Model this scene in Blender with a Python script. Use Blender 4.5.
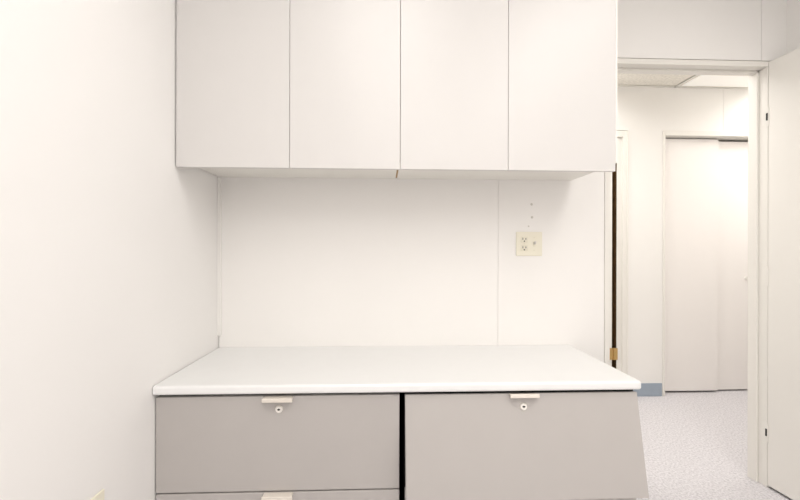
import bpy, bmesh, math, random
from mathutils import Vector, Matrix

S = bpy.context.scene
C = S.collection
for o in list(bpy.data.objects):
    bpy.data.objects.remove(o)

# ---------------------------------------------------------------- camera, world, lights, exposure
CAM_H = 1.12
cam_d = bpy.data.cameras.new('camera')
cam_d.sensor_width = 36.0
cam_d.lens = 18.0
cam_d.clip_start = 0.02
cam = bpy.data.objects.new('camera', cam_d)
cam.location = (0, 0, CAM_H)
YAW = 2.27
cam.rotation_euler = (Matrix.Rotation(math.radians(-YAW), 4, 'Z') @ Matrix.Rotation(math.radians(90), 4, 'X') @ Matrix.Rotation(math.radians(0.126), 4, 'Z')).to_euler()
C.objects.link(cam)
S.camera = cam

world = bpy.data.worlds.new('world')
S.world = world
world.use_nodes = True
bg = world.node_tree.nodes['Background']
bg.inputs[0].default_value = (1.0, 0.96, 0.92, 1)
bg.inputs[1].default_value = 0.05

S.view_settings.view_transform = 'Standard'
S.view_settings.look = 'None'
S.view_settings.gamma = 1.0
S.view_settings.use_curve_mapping = False
S.view_settings.exposure = 0.06

def area(name, loc, sx, sy, power, col, rot=(0, 0, 0)):
    d = bpy.data.lights.new(name, 'AREA')
    d.shape = 'RECTANGLE'
    d.size, d.size_y = sx, sy
    d.energy = power
    d.color = col
    o = bpy.data.objects.new(name, d)
    o.location = loc
    o.rotation_euler = rot
    C.objects.link(o)
    return o

WARM = (1.0, 0.975, 0.945)
def xat(px, Y):      # lateral position at distance Y seen at image column px
    return Y * math.tan(math.radians(YAW) + math.atan((px - 400) / 400.0))
CEIL = 2.46          # room ceiling
HCEIL = 2.38         # hall ceiling
LIGHTS = [(0.0, 0.35, 0.6, 1.2), (1.1, 0.35, 0.6, 1.2), (0.0, -1.0, 0.6, 1.2), (1.2, -1.0, 0.6, 1.2), (0.6, -1.95, 1.2, 0.6)]  # room lights, all added out of view
HLIGHTS = [(xat(674, 3.0) + 0.305 + 0.61 * k, 2.46, 0.594, 1.03) for k in (1, -2, -4, 0)]       # x, y, size x, size y of added unseen ceiling lights; last is the pale panel
PW = (7.6, 8.2, 10.0, 8.8, 11.2, 9.6, 8.9, 7.6)
SPREAD = 2.85
for k, (lx, ly, sx_, sy_) in enumerate(LIGHTS):  # unseen lamps added to set the room's light level
    area('added_room_lamp', (lx, ly, CEIL - 0.02), sx_ - 0.04, sy_ - 0.04, PW[k], WARM)
for k, (lx, ly, sx_, sy_) in enumerate(HLIGHTS[:3]):  # unseen lamps added to brighten the hall
    area('added_hall_lamp', (lx, ly, HCEIL - 0.02), sx_ - 0.04, sy_ - 0.04, PW[len(LIGHTS) + k], WARM).data.spread = SPREAD

# ---------------------------------------------------------------- materials
def mat(name, col, rough=0.5, metal=0.0, bump=0.0, scale=200.0, var=0.0, vscale=6.0, spec=0.5, detail=3.0):
    m = bpy.data.materials.new(name)
    m.use_nodes = True
    nt = m.node_tree
    b = nt.nodes['Principled BSDF']
    b.inputs['Base Color'].default_value = (*col, 1)
    b.inputs['Roughness'].default_value = rough
    b.inputs['Metallic'].default_value = metal
    b.inputs['Specular IOR Level'].default_value = spec
    tc = nt.nodes.new('ShaderNodeTexCoord')
    if bump > 0:
        n = nt.nodes.new('ShaderNodeTexNoise')
        n.inputs['Scale'].default_value = scale
        n.inputs['Detail'].default_value = detail
        nt.links.new(tc.outputs['Object'], n.inputs['Vector'])
        bp = nt.nodes.new('ShaderNodeBump')
        bp.inputs['Strength'].default_value = bump
        bp.inputs['Distance'].default_value = 0.002
        nt.links.new(n.outputs['Fac'], bp.inputs['Height'])
        nt.links.new(bp.outputs['Normal'], b.inputs['Normal'])
    if var > 0:
        n2 = nt.nodes.new('ShaderNodeTexNoise')
        n2.inputs['Scale'].default_value = vscale
        n2.inputs['Detail'].default_value = 4
        nt.links.new(tc.outputs['Object'], n2.inputs['Vector'])
        r = nt.nodes.new('ShaderNodeValToRGB')
        r.color_ramp.elements[0].position = 0.3
        r.color_ramp.elements[1].position = 0.7
        r.color_ramp.elements[0].color = (*[c * (1 - var) for c in col], 1)
        r.color_ramp.elements[1].color = (*[min(1, c * (1 + var)) for c in col], 1)
        nt.links.new(n2.outputs['Fac'], r.inputs['Fac'])
        nt.links.new(r.outputs['Color'], b.inputs['Base Color'])
    return m

M = {}
M['wall'] = mat('wall_paint', (0.90, 0.884, 0.868), 0.55, bump=0.06, scale=160, var=0.006, vscale=3)
M['panel'] = mat('wall_panel', (0.90, 0.88, 0.857), 0.5, bump=0.05, scale=160, var=0.008, vscale=3)
M['ceiling'] = mat('ceiling_paint', (0.88, 0.87, 0.85), 0.9, bump=0.3, scale=90)
M['trim'] = mat('trim_paint', (0.84, 0.815, 0.765), 0.4, bump=0.05, scale=60)
M['leaf'] = mat('door_paint', (0.845, 0.82, 0.775), 0.38, bump=0.04, scale=80, var=0.008, vscale=5)
M['hallwall'] = mat('hall_wall_panel', (0.88, 0.86, 0.83), 0.5, bump=0.05, scale=160, var=0.008, vscale=3)
M['closet'] = mat('closet_door_paint', (0.90, 0.863, 0.835), 0.45, bump=0.04, scale=80)
M['laminate'] = mat('cream_laminate', (0.675, 0.655, 0.64), 0.35, bump=0.03, scale=300, var=0.006, vscale=8)
M['carcass'] = mat('cream_board', (0.86, 0.838, 0.79), 0.5, bump=0.03, scale=200)
M['raw'] = mat('raw_board', (0.42, 0.27, 0.13), 0.7, bump=0.2, scale=80, var=0.2, vscale=30)
M['worktop'] = mat('white_laminate', (0.85, 0.85, 0.845), 0.33, bump=0.02, scale=300, var=0.006, vscale=20)
M['grey'] = mat('grey_enamel', (0.478, 0.450, 0.432), 0.42, bump=0.04, scale=400, var=0.012, vscale=8)
M['dark'] = mat('dark_gap_shade', (0.012, 0.010, 0.009), 0.7, bump=0.05, scale=200)  # near-black stands in for shade in drawer gaps and hinge recesses
M['handle'] = mat('ivory_metal', (0.76, 0.70, 0.63), 0.32, bump=0.02, scale=100)
M['chrome'] = mat('nickel', (0.90, 0.87, 0.82), 0.3, metal=0.35, bump=0.02, scale=100)
M['black'] = mat('black_slot', (0.04, 0.035, 0.03), 0.6, bump=0.02, scale=100)
M['ivory'] = mat('ivory_plastic', (0.86, 0.82, 0.69), 0.35, bump=0.02, scale=100)
M['ivory_dim'] = mat('ivory_plastic_insert', (0.80, 0.76, 0.63), 0.4, bump=0.02, scale=100)
M['brass'] = mat('brass', (0.62, 0.42, 0.17), 0.3, metal=0.9, bump=0.05, scale=100)
M['wood'] = mat('dark_wood', (0.10, 0.05, 0.014), 0.6, bump=0.2, scale=60, var=0.3, vscale=20)
M['vinyl'] = mat('blue_grey_vinyl', (0.335, 0.39, 0.46), 0.5, bump=0.04, scale=100, var=0.02, vscale=10)
M['filler'] = mat('grey_filler', (0.66, 0.63, 0.59), 0.8, bump=0.2, scale=150)

def carpet():
    m = bpy.data.materials.new('speckled_carpet')
    m.use_nodes = True
    nt = m.node_tree
    b = nt.nodes['Principled BSDF']
    b.inputs['Roughness'].default_value = 0.95
    b.inputs['Specular IOR Level'].default_value = 0.1
    tc = nt.nodes.new('ShaderNodeTexCoord')
    n = nt.nodes.new('ShaderNodeTexNoise'); n.inputs['Scale'].default_value = 95; n.inputs['Detail'].default_value = 5; n.inputs['Roughness'].default_value = 0.7
    v = nt.nodes.new('ShaderNodeTexVoronoi'); v.inputs['Scale'].default_value = 210
    nt.links.new(tc.outputs['Object'], n.inputs['Vector'])
    nt.links.new(tc.outputs['Object'], v.inputs['Vector'])
    r = nt.nodes.new('ShaderNodeValToRGB')
    e = r.color_ramp.elements
    e[0].position = 0.36; e[0].color = (0.495, 0.477, 0.495, 1)
    e[1].position = 0.64; e[1].color = (0.756, 0.738, 0.756, 1)
    mid = e.new(0.5); mid.color = (0.648, 0.625, 0.643, 1)
    nt.links.new(n.outputs['Fac'], r.inputs['Fac'])
    nt.links.new(r.outputs['Color'], b.inputs['Base Color'])
    bp = nt.nodes.new('ShaderNodeBump'); bp.inputs['Strength'].default_value = 0.5; bp.inputs['Distance'].default_value = 0.004
    nt.links.new(v.outputs['Distance'], bp.inputs['Height'])
    nt.links.new(bp.outputs['Normal'], b.inputs['Normal'])
    return m
M['carpet'] = carpet()

def tile_mat():
    m = mat('acoustic_tile', (0.91, 0.875, 0.80), 0.95, bump=0.8, scale=45, var=0.10, vscale=60)
    return m
M['tile'] = tile_mat()

def emit(name, col, s):
    m = bpy.data.materials.new(name)
    m.use_nodes = True
    b = m.node_tree.nodes['Principled BSDF']
    b.inputs['Base Color'].default_value = (0.85, 0.84, 0.8, 1)
    b.inputs['Emission Color'].default_value = (*col, 1)
    b.inputs['Emission Strength'].default_value = s
    return m
M['dim'] = emit('lamp_diffuser_dim', (1.0, 0.92, 0.83), 0.27)
M['diffuser'] = emit('added_lamp_diffuser', (1.0, 0.96, 0.90), 0.9)  # glow of the added, unseen ceiling lights

# ---------------------------------------------------------------- helpers
def bx(bm, x0, x1, y0, y1, z0, z1, bev=0.0, seg=2):
    r = bmesh.ops.create_cube(bm, size=1.0)
    vs = r['verts']
    bmesh.ops.scale(bm, vec=(x1 - x0, y1 - y0, z1 - z0), verts=vs)
    bmesh.ops.translate(bm, vec=((x0 + x1) / 2, (y0 + y1) / 2, (z0 + z1) / 2), verts=vs)
    if bev > 0:
        es = list({e for v in vs for e in v.link_edges})
        bmesh.ops.bevel(bm, geom=es, offset=bev, segments=seg, profile=0.5, affect='EDGES')

def cyl(bm, r1, r2, depth, mtx, seg=24):
    bmesh.ops.create_cone(bm, cap_ends=True, cap_tris=False, segments=seg, radius1=r1, radius2=r2, depth=depth, matrix=mtx)

def obj(name, bm, m, parent=None, smooth=False):
    me = bpy.data.meshes.new(name)
    bmesh.ops.recalc_face_normals(bm, faces=bm.faces)
    bm.to_mesh(me); bm.free()
    me.materials.append(m)
    if smooth:
        for p in me.polygons:
            p.use_smooth = True
    o = bpy.data.objects.new(name, me)
    C.objects.link(o)
    if parent:
        o.parent = parent
    return o

def box(name, b, m, parent=None, bev=0.0, seg=2):
    bm = bmesh.new()
    bx(bm, *b, bev, seg)
    return obj(name, bm, m, parent)

def boxes(name, bl, m, parent=None, bev=0.0):
    bm = bmesh.new()
    for b in bl:
        bx(bm, *b, bev)
    return obj(name, bm, m, parent)

def struct(o, label=None, cat=None):
    o['kind'] = 'structure'
    if label: o['label'] = label
    if cat: o['category'] = cat
    return o

def tag(o, label, cat, group=None):
    o['label'] = label; o['category'] = cat
    if group: o['group'] = group
    return o

def empty(name, loc, rz=0.0):
    o = bpy.data.objects.new(name, None)
    o.empty_display_size = 0.1
    o.location = loc
    o.rotation_euler = (0, 0, rz)
    C.objects.link(o)
    return o

# ---------------------------------------------------------------- dimensions
XL = -0.742          # left wall
XR = 1.908           # right wall
D = 1.826            # back wall, room face
DH = D + 0.10        # back wall, hall face
YF = -2.3            # wall behind the viewer
HF = 3.0             # hall far wall, hall face
HX0, HX1 = -1.2, 3.55
OX0, OX1 = xat(609.6, D), xat(766.6, D)   # doorway opening
HEAD = 1.992              # doorway head
FR = 0.025                # face width of the door frame

# ---------------------------------------------------------------- the setting
struct(box('floor', (XL - 1.0, HX1 + 0.2, YF - 0.1, 3.95, -0.1, 0.0), M['carpet']), 'pale lavender grey speckled carpet floor', 'floor')
struct(box('wall_left', (XL - 0.1, XL, YF - 0.1, D + 0.012, 0, CEIL), M['wall']), 'plain cream painted left wall', 'wall')
struct(box('wall_right', (XR, XR + 0.1, YF - 0.1, D, 0, CEIL), M['panel']), 'cream right wall behind the open door', 'wall')
struct(box('wall_front', (XL, XR, YF - 0.1, YF, 0, CEIL), M['wall']), 'plain cream wall opposite the cabinets', 'wall')
struct(box('ceiling', (XL - 0.1, XR + 0.1, YF - 0.1, D, CEIL, CEIL + 0.1), M['ceiling']), 'white ceiling of the small room', 'ceiling')

# back wall: panels with hairline joints, opening for the doorway
SEAM1 = xat(498, D)
SEAM2 = xat(761, D)
FX0, FX1 = OX0 - FR, OX1 + FR
FT = HEAD + FR
g = 0.0011
boxes('wall_back', [
    (XL + 0.003, SEAM1 - g, D, DH, 0, CEIL),
    (XL - 0.1, XL + 0.003, D + 0.012, DH, 0, CEIL),
    (SEAM1 + g, FX0 - g, D, DH, 0, CEIL),
    (SEAM1 - g, SEAM1 + g, D + 0.003, DH, 0, CEIL),
    (FX0 - g, FX0, D + 0.008, DH, 0, CEIL),
    (FX0, SEAM2 - g, D, DH, FT + 0.004, CEIL),
    (SEAM2 + g, FX1, D, DH, FT + 0.004, CEIL),
    (SEAM2 - g, SEAM2 + g, D + 0.003, DH, FT + 0.004, CEIL),
    (FX0, FX1, D + 0.02, DH, FT, FT + 0.004),
    (FX1, XR + 0.1, D, DH, 0, CEIL),
], M['panel'])
struct(bpy.data.objects['wall_back'], 'cream panelled back wall with hairline vertical joints', 'wall')

# doorway frame, left jamb / right jamb / head, each with a stop
fr = empty('trim_1', (OX0, D, 0))
struct(fr, 'cream painted frame around the open doorway', 'door frame')
def rel(bl, o=fr):
    l = o.location
    return [(b[0] - l.x, b[1] - l.x, b[2] - l.y, b[3] - l.y, b[4] - l.z, b[5] - l.z) for b in bl]
FY0, FY1 = D - 0.004, D + 0.089
boxes('left_jamb', rel([(FX0, OX0, FY0, FY1, 0, HEAD), (OX0, OX0 + 0.010, D + 0.04, D + 0.075, 0, HEAD)]), M['trim'], fr, 0.002)
boxes('right_jamb', rel([(OX1, FX1, FY0, FY1, 0, HEAD), (OX1 - 0.010, OX1, D + 0.04, FY1 - 0.0005, 0, HEAD)]), M['trim'], fr, 0.002)
boxes('head_jamb', rel([(FX0, FX1, FY0, FY1, HEAD, FT), (OX0, OX1, D + 0.04, D + 0.075, HEAD - 0.012, HEAD)]), M['trim'], fr, 0.002)

# corner moulding, left rear corner, stopping short above the worktop
struct(boxes('trim_2', [(XL, XL + 0.006, D - 0.014, D, 0.735, 1.4445), (XL, XL + 0.014, D - 0.006, D, 0.735, 1.4445)], M['panel'], None, 0.001),
       'slim cream corner moulding ending above the worktop', 'moulding')

# hall
FD0, FD1 = 1.00, xat(617.3, HF)     # opening of the hall door across
CL0, CL1 = xat(664.5, HF), 3.28     # closet opening
CLT = 2.034
FDT = 1.985
boxes('wall_hall', [
    (HX0, FD0 - 0.02, HF, HF + 0.135, 0, HCEIL),
    (FD1 + 0.02, FD1 + 0.086, HF + 0.07, HF + 0.135, 0, FDT + 0.02), (FD0 - 0.02, FD1 + 0.086, HF + 0.07, HF + 0.135, FDT + 0.02, FDT + 0.059),
    (FD1 + 0.086, CL0, HF, HF + 0.135, 0, HCEIL),
    (CL1, HX1, HF, HF + 0.135, 0, HCEIL),
    (FD0 - 0.02, FD1 + 0.086, HF, HF + 0.135, FDT + 0.059, HCEIL),
    (CL0, xat(723, HF) - g, HF, HF + 0.135, CLT, HCEIL),
    (xat(723, HF) + g, CL1, HF, HF + 0.135, CLT, HCEIL),
    (xat(723, HF) - g, xat(723, HF) + g, HF + 0.003, HF + 0.135, CLT, HCEIL),
], M['hallwall'])
struct(bpy.data.objects['wall_hall'], 'cream far wall of the hallway', 'wall')
struct(box('wall_hall_left', (HX0 - 0.1, HX0, DH, HF + 0.1, 0, HCEIL), M['hallwall']), 'end wall of the hallway out to the left', 'wall')
struct(box('wall_hall_right', (HX1, HX1 + 0.1, DH - 0.2, 3.95, 0, HCEIL), M['hallwall']), 'end wall of the hallway out to the right', 'wall')
struct(box('wall_hall_near', (XR + 0.1, HX1, DH - 0.1, DH, 0, HCEIL), M['hallwall']), 'near wall of the hallway beyond the doorway', 'wall')
struct(box('wall_closet', (HX0 - 0.1, HX1, 3.75, 3.85, 0, HCEIL), M['hallwall']), 'back wall of the closet and room across the hall', 'wall')
# hall ceiling: acoustic tiles on a grid with an opening for the light
gx = xat(674, HF)
tiles = []
bm = bmesh.new()
ys = [DH, 2.39, HF]
xs = [gx + 0.61 * k for k in range(-6, 3)]
for i in range(len(xs) - 1):
    for j in range(len(ys) - 1):
        a, b_ = max(xs[i], HX0), min(xs[i + 1], HX1)
        if b_ <= a: continue
        if any(abs(xs[i] + 0.305 - l[0]) < 0.05 for l in HLIGHTS): continue
        bx(bm, a + 0.006, b_ - 0.006, ys[j] + 0.004, ys[j + 1] - 0.004, HCEIL + 0.004, HCEIL + 0.02)
struct(obj('ceiling_hall', bm, M['tile']), 'textured acoustic tile ceiling of the hallway', 'ceiling')
boxes('trim_3', [(x - 0.006, x + 0.006, DH, HF, HCEIL - 0.004, HCEIL + 0.002) for x in xs if HX0 < x < HX1] +
      [(HX0, HX1, HF - 0.018, HF, HCEIL - 0.004, HCEIL + 0.002), (HX0, HX1, DH, DH + 0.018, HCEIL - 0.004, HCEIL + 0.002)] +
      [(HX0, gx, 2.382, 2.398, HCEIL - 0.004, HCEIL + 0.002), (gx + 0.61, HX1, 2.382, 2.398, HCEIL - 0.004, HCEIL + 0.002)], M['trim'])
struct(bpy.data.objects['trim_3'], 'white ceiling grid in the hallway', 'ceiling grid')
struct(box('ceiling_void', (HX0 - 0.1, HX1 + 0.1, DH - 0.0, 3.95, HCEIL + 0.05, HCEIL + 0.12), M['ceiling']), 'slab above the hallway ceiling', 'ceiling')

# hall baseboards (blue-grey vinyl)
struct(box('baseboard_hall', (FD1 + 0.086, CL0 - 0.022, HF - 0.008, HF, 0, 0.10), M['vinyl'], None, 0.002), 'blue grey vinyl baseboard in the hallway', 'baseboard')

# hall door across, closed but with a wide dark gap on the hinge side
fd = empty('trim_4', (FD1, HF, 0))
struct(fd, 'cream frame of the narrow door seen at the left of the hallway', 'door frame')
boxes('side_casing', rel([(FD1 + 0.036, FD1 + 0.078, HF - 0.012, HF + 0.012, 0, FDT + 0.052), (FD1, FD1 + 0.042, HF + 0.004, HF + 0.014, 0, FDT + 0.035),
                          (FD1 + 0.068, FD1 + 0.078, HF - 0.018, HF - 0.01, 0, FDT + 0.052)], fd), M['trim'], fd, 0.002)
boxes('head_casing', rel([(FD0 - 0.075, FD1 + 0.036, HF - 0.012, HF + 0.07, FDT + 0.004, FDT + 0.052)], fd), M['trim'], fd, 0.002)
boxes('far_casing', rel([(FD0 - 0.075, FD0, HF - 0.012, HF, 0, FDT + 0.004)], fd), M['trim'], fd, 0.002)
boxes('jamb', rel([(FD1, FD1 + 0.02, HF + 0.014, HF + 0.10, 0, FDT), (FD0 - 0.02, FD0, HF, HF + 0.10, 0, FDT), (FD0 - 0.02, FD1 + 0.02, HF + 0.07, HF + 0.10, FDT, FDT + 0.02),
                   (FD1 - 0.06, FD1, HF + 0.058, HF + 0.10, 0, FDT)], fd), M['wood'], fd)
dl = box('door_2', (FD0 + 0.003, xat(613, HF), HF + 0.012, HF + 0.05, 0.01, FDT - 0.005), M['leaf'], None, 0.002)
struct(dl, 'cream hallway door with brass hinge beside a dark gap', 'door')
def hinge(parent, x, y, z, m, pl=0.02, h=0.09, name='hinge'):
    bm = bmesh.new()
    for k in range(3):
        hh = h / 3
        cyl(bm, 0.0055, 0.0055, hh - 0.001, Matrix.Translation((x, y - 0.004, z - h / 2 + hh * (k + 0.5))), 12)
    bx(bm, x - pl, x + pl, y + 0.000, y + 0.003, z - h / 2, z + h / 2)
    cyl(bm, 0.004, 0.001, 0.005, Matrix.Translation((x, y - 0.004, z + h / 2 + 0.002)), 12)
    return obj(name, bm, m, parent)
for z in (0.325, 1.86):
    hinge(dl, xat(614.2, HF), HF + 0.003, z, M['brass'], 0.031 if z < 1 else 0.017)

# closet sliding doors
cf = empty('trim_5', (CL0, HF, 0))
struct(cf, 'cream frame and track of the hallway closet', 'door frame')
boxes('side_jamb', rel([(CL0 - 0.016, CL0 + 0.004, HF - 0.004, HF + 0.135, 0, CLT + 0.012), (CL1 - 0.004, CL1 + 0.012, HF - 0.004, HF + 0.135, 0, CLT)], cf), M['trim'], cf, 0.0015)
boxes('head_jamb', rel([(CL0 + 0.004, CL1 - 0.004, HF - 0.004, HF + 0.135, CLT - 0.026, CLT + 0.012)], cf), M['trim'], cf, 0.0015)
CS = xat(718, HF + 0.06)
d3 = box('door_3', (CL0 + 0.0045, CS, HF + 0.058, HF + 0.084, 0.016, CLT - 0.034), M['closet'], None, 0.0015)
struct(d3, 'left cream sliding closet door in the hallway', 'door')
d4 = box('door_4', (CS - 0.03, CL1 - 0.006, HF + 0.087, HF + 0.111, 0.012, CLT - 0.043), M['closet'], None, 0.0015)
struct(d4, 'right cream sliding closet door partly hidden by the doorway', 'door')
bm = bmesh.new()
cyl(bm, 0.016, 0.014, 0.012, Matrix.Translation((xat(746.8, HF + 0.085), HF + 0.082, 0.90)) @ Matrix.Rotation(math.pi / 2, 4, 'X'), 20)
obj('finger_pull', bm, M['trim'], d4)

# open door leaf, hinged on the right jamb, swung a little past square into the room
th = math.radians(2.5)
dr = empty('door_1', (OX1 + 0.001, D - 0.006, 0), 0)
struct(dr, 'cream flush door standing open at the right of the doorway', 'door')
LW = 0.76
leaf = box('leaf', (0.0, 0.037, -LW, 0.0, 0.012, 2.012), M['leaf'], dr, 0.002)
dr.rotation_euler = (0, 0, th)
for z in (0.26, 1.0, 1.755):
    bm = bmesh.new()
    bx(bm, -0.0015, 0.0, 0.0, 0.030, z - 0.045, z + 0.045)
    bx(bm, -0.0022, 0.0012, -0.004, 0.002, z - 0.045, z + 0.045)
    hp = obj('hinge', bm, M['trim'], dr)
    if z == 1.0: continue
    bm = bmesh.new()
    bx(bm, -0.004, -0.001, 0.001, 0.008, z - 0.017, z + 0.017)
    obj('hinge_shade', bm, M['dark'], hp)  # dark block stands for the shaded recess at the hinge knuckle

# ---------------------------------------------------------------- overhead cabinets
UB, UD, UT = 1.4445, 1.413, 2.30     # underside, door bottoms, top
YD = 1.447                            # door faces
WR = xat(571, D)                      # right end of cabinets and worktop
SP = xat(400, YD)                     # joint between the units
def xd(px): return xat(px, YD)
def overhead(x0, x1, doors, label, open_l, open_r):
    t = empty('overhead_cabinet', ((x0 + x1) / 2, D, UB))
    tag(t, label, 'cabinet', 'overhead cabinets above the worktop')
    l = t.location
    def r(b): return (b[0] - l.x, b[1] - l.x, b[2] - l.y, b[3] - l.y, b[4] - l.z, b[5] - l.z)
    th_ = 0.018
    yb = YD + 0.020
    boxes('body', [r((x0, x0 + th_, yb, D, UB, UT)), r((x1 - th_, x1, yb, D, UB, UT)), r((x0 + th_, x1 - th_, yb, D, UB, UB + th_)),
                   r((x0 + th_, x1 - th_, yb, D, UT - th_, UT)), r((x0 + th_, x1 - th_, D - 0.008, D, UB + th_, UT - th_)),
                   r((x0 + th_, x1 - th_, yb + 0.02, D - 0.01, 1.86, 1.878))], M['carcass'], t)
    for a, b in doors:
        box('door', r((a, b, YD, YD + 0.018, UD, UT - 0.004)), M['laminate'], t, 0.0012)
    return t
gap = 0.0008
c1 = overhead(XL + 0.003, SP - 0.0070, [(XL + 0.0045, xd(289.3) - gap), (xd(289.3) + gap, SP - gap)],
              'left cream overhead cabinet with two flat doors, in the corner against the left wall', 1, 0)
c2 = overhead(SP + 0.0005, WR, [(SP + gap, xd(508) - gap), (xd(508) + gap, xd(615.4))],
              'right cream overhead cabinet with two flat doors, above the outlet beside the doorway', 0, 1)
# exposed edge strip on the right end, down to the underside only
box('edge_strip', (xd(615.7) - c2.location.x, xd(617.4) - c2.location.x, YD + 0.002 - D, YD + 0.0205 - D, 0.0, UT - UB), M['carcass'], c2)
box('unfinished_edge', (SP - 0.0069 - c1.location.x, SP + 0.0003 - c1.location.x, YD + 0.022 - D, -0.02, 0.0012, 0.4), M['raw'], c1)

# ---------------------------------------------------------------- filing cabinets
WT, WB = 0.681, 0.651
YW = 1.310                 # worktop front
YFR = 1.326                # drawer faces
def handle(parent, x, y, z):
    bm = bmesh.new()
    bx(bm, x - 0.049, x + 0.049, y - 0.027, y - 0.021, z - 0.0065, z + 0.0065, 0.002)
    bx(bm, x - 0.047, x + 0.047, y - 0.023, y + 0.001, z + 0.001, z + 0.0055, 0.0008)
    h = obj('handle', bm, M['handle'], parent)
    h['label'] = 'ivory lip handle'
    return h
def lock(parent, x, y, z):
    bm = bmesh.new()
    cyl(bm, 0.0128, 0.0105, 0.006, Matrix.Translation((x, y - 0.003, z)) @ Matrix.Rotation(math.pi / 2, 4, 'X'), 28)
    k = obj('lock', bm, M['chrome'], parent)
    k['label'] = 'round nickel lock'
    bm = bmesh.new()
    bx(bm, x - 0.0048, x + 0.0048, y - 0.0068, y - 0.0055, z - 0.0020, z + 0.0020, 0.0012)
    bx(bm, x - 0.0018, x + 0.0018, y - 0.0067, y - 0.0055, z - 0.0034, z + 0.0034, 0.0008)
    return k, bm

def file_cabinet(x0, x1, label, tilt):
    xc = (x0 + x1) / 2
    t = empty('filing_cabinet', (xc, (YFR + D) / 2, 0))
    tag(t, label, 'filing cabinet', 'lateral filing cabinets under the worktop')
    l = t.location
    def r(b): return (b[0] - l.x, b[1] - l.x, b[2] - l.y, b[3] - l.y, b[4] - l.z, b[5] - l.z)
    yb = YFR + 0.022
    boxes('body', [r((x0, x0 + 0.012, yb, D - 0.004, 0.0, WB)), r((x1 - 0.012, x1, yb, D - 0.004, 0.0, WB)),
                   r((x0 + 0.012, x1 - 0.012, yb, D - 0.004, WB - 0.012, WB)), r((x0 + 0.012, x1 - 0.012, yb, D - 0.004, 0.03, 0.045)),
                   r((x0 + 0.012, x1 - 0.012, D - 0.012, D - 0.004, 0.045, WB - 0.012)), r((x0 + 0.012, x1 - 0.012, yb + 0.01, D - 0.02, 0.320, 0.332)),
                   r((x0 + 0.012, x1 - 0.012, yb + 0.02, yb + 0.03, 0, 0.03))], M['dark'], t)  # body coloured near-black to put shade into the gaps around the drawers
    TOP = 0.640
    for k, (z0, z1) in enumerate(((0.329, TOP), (0.045, 0.3245))):
        if k == 0 and tilt:
            # flip-up front, pulled out at the bottom
            z0 = 0.312
            p = box('drawer', (x0 - xc, x1 - xc, -0.0005, 0.019, z0 - TOP, 0.0), M['grey'], t, 0.0025)
            p.location = (0, YFR - l.y, TOP)
            p.rotation_euler = (math.radians(-tilt), 0, 0)
            ox, oy, oz = 0, 0, -TOP
        else:
            p = box('drawer', r((x0, x1, YFR, YFR + 0.019, z0, z1)), M['grey'], t, 0.0025)
            ox, oy, oz = 0, YFR - l.y, 0
        handle(p, ox, oy, z1 - 0.0055 + oz)
        if k == 0:
            q, kb = lock(p, 0.0005, oy, 0.598 + oz)
            obj('keyhole', kb, M['black'], q)
    return t
fc1 = file_cabinet(xat(156, YFR), xat(399.8, YFR), 'left grey lateral filing cabinet with closed drawers, next to the left wall', 0)
fc2 = file_cabinet(xat(405.4, YFR), xat(637.3, YFR), 'right grey lateral filing cabinet with its top drawer front tilted out, nearest the doorway', 11.3)

# ---------------------------------------------------------------- worktop
def worktop():
    x0, x1 = XL + 0.003, WR
    bm = bmesh.new()
    bx(bm, x0, x1, YW, D - 0.001, WB, WT)
    def sel(f): return [e for e in bm.edges if f(e.verts[0].co, e.verts[1].co)]
    fc = sel(lambda a, b: abs(a.x - x1) < 1e-4 and abs(b.x - x1) < 1e-4 and abs(a.y - YW) < 1e-4 and abs(b.y - YW) < 1e-4)
    bmesh.ops.bevel(bm, geom=fc, offset=0.010, segments=5, profile=0.5, affect='EDGES')
    ed = []
    for e in bm.edges:
        a, b = e.verts[0].co, e.verts[1].co
        if abs(a.z - b.z) < 1e-5 and len(e.link_faces) == 2:
            front = (a.y < YW + 0.011 and b.y < YW + 0.011) or (a.x > x1 - 0.0105 and b.x > x1 - 0.0105)
            if front and not (abs(a.x - b.x) > 0.5 and a.y > YW + 0.02):
                n = sorted([abs(f.normal.z) for f in e.link_faces])
                if n[0] < 0.5 and n[1] > 0.5:
                    ed.append(e)
    bmesh.ops.bevel(bm, geom=ed, offset=0.009, segments=5, profile=0.5, affect='EDGES')
    return obj('worktop', bm, M['worktop'], None, False)
wk = worktop()
tag(wk, 'white worktop with rounded front edge across the grey filing cabinets', 'worktop')

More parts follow.
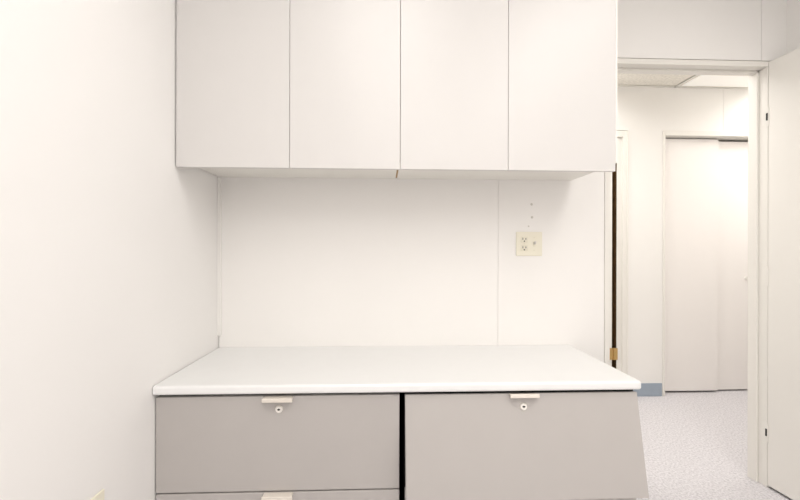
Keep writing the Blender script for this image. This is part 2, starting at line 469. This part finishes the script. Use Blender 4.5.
# ---------------------------------------------------------------- electrical outlets
def outlet(x, y, z, w, h, face, label, cat, gangs):
    t = empty('wall_outlet', (x, y, z))
    tag(t, label, cat)
    t.rotation_euler = (0, 0, face)
    box('cover_plate', (-w / 2, w / 2, -0.006, 0.0, -h / 2, h / 2), M['ivory'], t, 0.002)
    for gx_, kind in gangs:
        if kind == 'duplex':
            for s in (1, -1):
                bm = bmesh.new()
                bx(bm, gx_ - 0.0165, gx_ + 0.0165, -0.0085, -0.0055, s * 0.0195 - 0.0135, s * 0.0195 + 0.0135, 0.0014)
                rc = obj('receptacle', bm, M['ivory_dim'], t)
                bm = bmesh.new()
                zc = s * 0.0195
                bx(bm, gx_ - 0.0085, gx_ - 0.0055, -0.0091, -0.0083, zc - 0.001, zc + 0.0085)
                bx(bm, gx_ + 0.0055, gx_ + 0.0085, -0.0091, -0.0083, zc - 0.001, zc + 0.0075)
                cyl(bm, 0.0034, 0.0034, 0.0008, Matrix.Translation((gx_, -0.0087, zc - 0.0075)) @ Matrix.Rotation(math.pi / 2, 4, 'X'), 14)
                obj('slots', bm, M['black'], rc)
            bm = bmesh.new()
            cyl(bm, 0.0035, 0.003, 0.002, Matrix.Translation((gx_, -0.007, 0)) @ Matrix.Rotation(math.pi / 2, 4, 'X'), 14)
            obj('screw', bm, M['ivory_dim'], t)
        else:
            bm = bmesh.new()
            bx(bm, gx_ - 0.006, gx_ + 0.006, -0.0075, -0.0055, -0.013, 0.013, 0.0008)
            sw = obj('switch_collar', bm, M['ivory_dim'], t)
            bm = bmesh.new()
            bx(bm, -0.0042, 0.0042, -0.016, 0.0, -0.005, 0.005, 0.0012)
            tg = obj('toggle', bm, M['filler'], sw)
            tg.location = (gx_, -0.006, 0.001)
            tg.rotation_euler = (math.radians(-25), 0, 0)
            for s in (1, -1):
                bm = bmesh.new()
                cyl(bm, 0.0032, 0.0028, 0.002, Matrix.Translation((gx_, -0.007, s * 0.030)) @ Matrix.Rotation(math.pi / 2, 4, 'X'), 14)
                obj('screw', bm, M['ivory_dim'], t)
    return t
ox = (xat(515.8, D) + xat(541.8, D)) / 2
outlet(ox, D, 1.12 + (250 - 243.6) * 1.853 / 400, 0.121, 0.111, 0, 'ivory double outlet and switch plate on the back wall under the cabinets', 'outlet', [(-0.024, 'duplex'), (0.023, 'toggle')])
outlet(XL, 1.087 - 0.036, 0.488 - 0.0575, 0.072, 0.115, math.radians(90), 'ivory outlet plate low on the left wall, mostly below the frame', 'outlet', [(0.0, 'duplex')])

# old filled screw holes above the outlet
for i, (px, py, lab) in enumerate(((531.5, 204, 'small grey filled screw hole in back wall, highest above the outlet'),
                                   (532, 217, 'small grey filled screw hole in back wall, second above the outlet'),
                                   (528.5, 226, 'small grey filled screw hole in back wall, just above the outlet'))):
    bm = bmesh.new()
    rr = (0.006, 0.006, 0.004)[i]
    X = xat(px, D)
    dep = X * math.sin(math.radians(YAW)) + D * math.cos(math.radians(YAW))
    cyl(bm, rr, rr * 0.6, 0.0016, Matrix.Translation((X, D - 0.0008, CAM_H + (250 - py) * dep / 400)) @ Matrix.Rotation(math.pi / 2, 4, 'X'), 14)
    o = obj('screw_plug', bm, M['filler'])
    tag(o, lab, 'screw plug', 'filled screw holes above the outlet')

# ---------------------------------------------------------------- ceiling light fittings: all added out of view, except the pale hall panel
def troffer(x, y, z, sx, sy, label, dm=None):
    t = empty('seen_or_added_light', (x, y, z))
    tag(t, label, 'light')
    boxes('frame', [(-sx / 2, sx / 2, -sy / 2, -sy / 2 + 0.02, -0.003, 0.03), (-sx / 2, sx / 2, sy / 2 - 0.02, sy / 2, -0.003, 0.03),
                    (-sx / 2, -sx / 2 + 0.02, -sy / 2 + 0.02, sy / 2 - 0.02, -0.003, 0.03), (sx / 2 - 0.02, sx / 2, -sy / 2 + 0.02, sy / 2 - 0.02, -0.003, 0.03)], M['trim'], t)
    box('diffuser', (-sx / 2 + 0.02, sx / 2 - 0.02, -sy / 2 + 0.02, sy / 2 - 0.02, -0.006, 0.0), dm or M['diffuser'], t)
    return t
for (lx, ly, sx_, sy_), lab in zip(LIGHTS, ('added unseen left ceiling light of the room, nearest the cabinets', 'added unseen right ceiling light of the room, nearest the doorway', 'added unseen left ceiling light in the middle of the room', 'added unseen right ceiling light in the middle of the room', 'added unseen ceiling light of the room, farthest from the cabinets')):
    troffer(lx, ly, CEIL, sx_, sy_, lab)
for (lx, ly, sx_, sy_), lab in zip(HLIGHTS, ('added unseen ceiling light in the hallway, right of the pale panel', 'added unseen ceiling light in the hallway, left of the doorway', 'added unseen ceiling light at the left end of the hallway', 'pale smooth ceiling light panel in the hallway, seen through the doorway')):
    troffer(lx, ly, HCEIL, sx_, sy_, lab, M['dim'] if 'pale smooth' in lab else M['diffuser'])
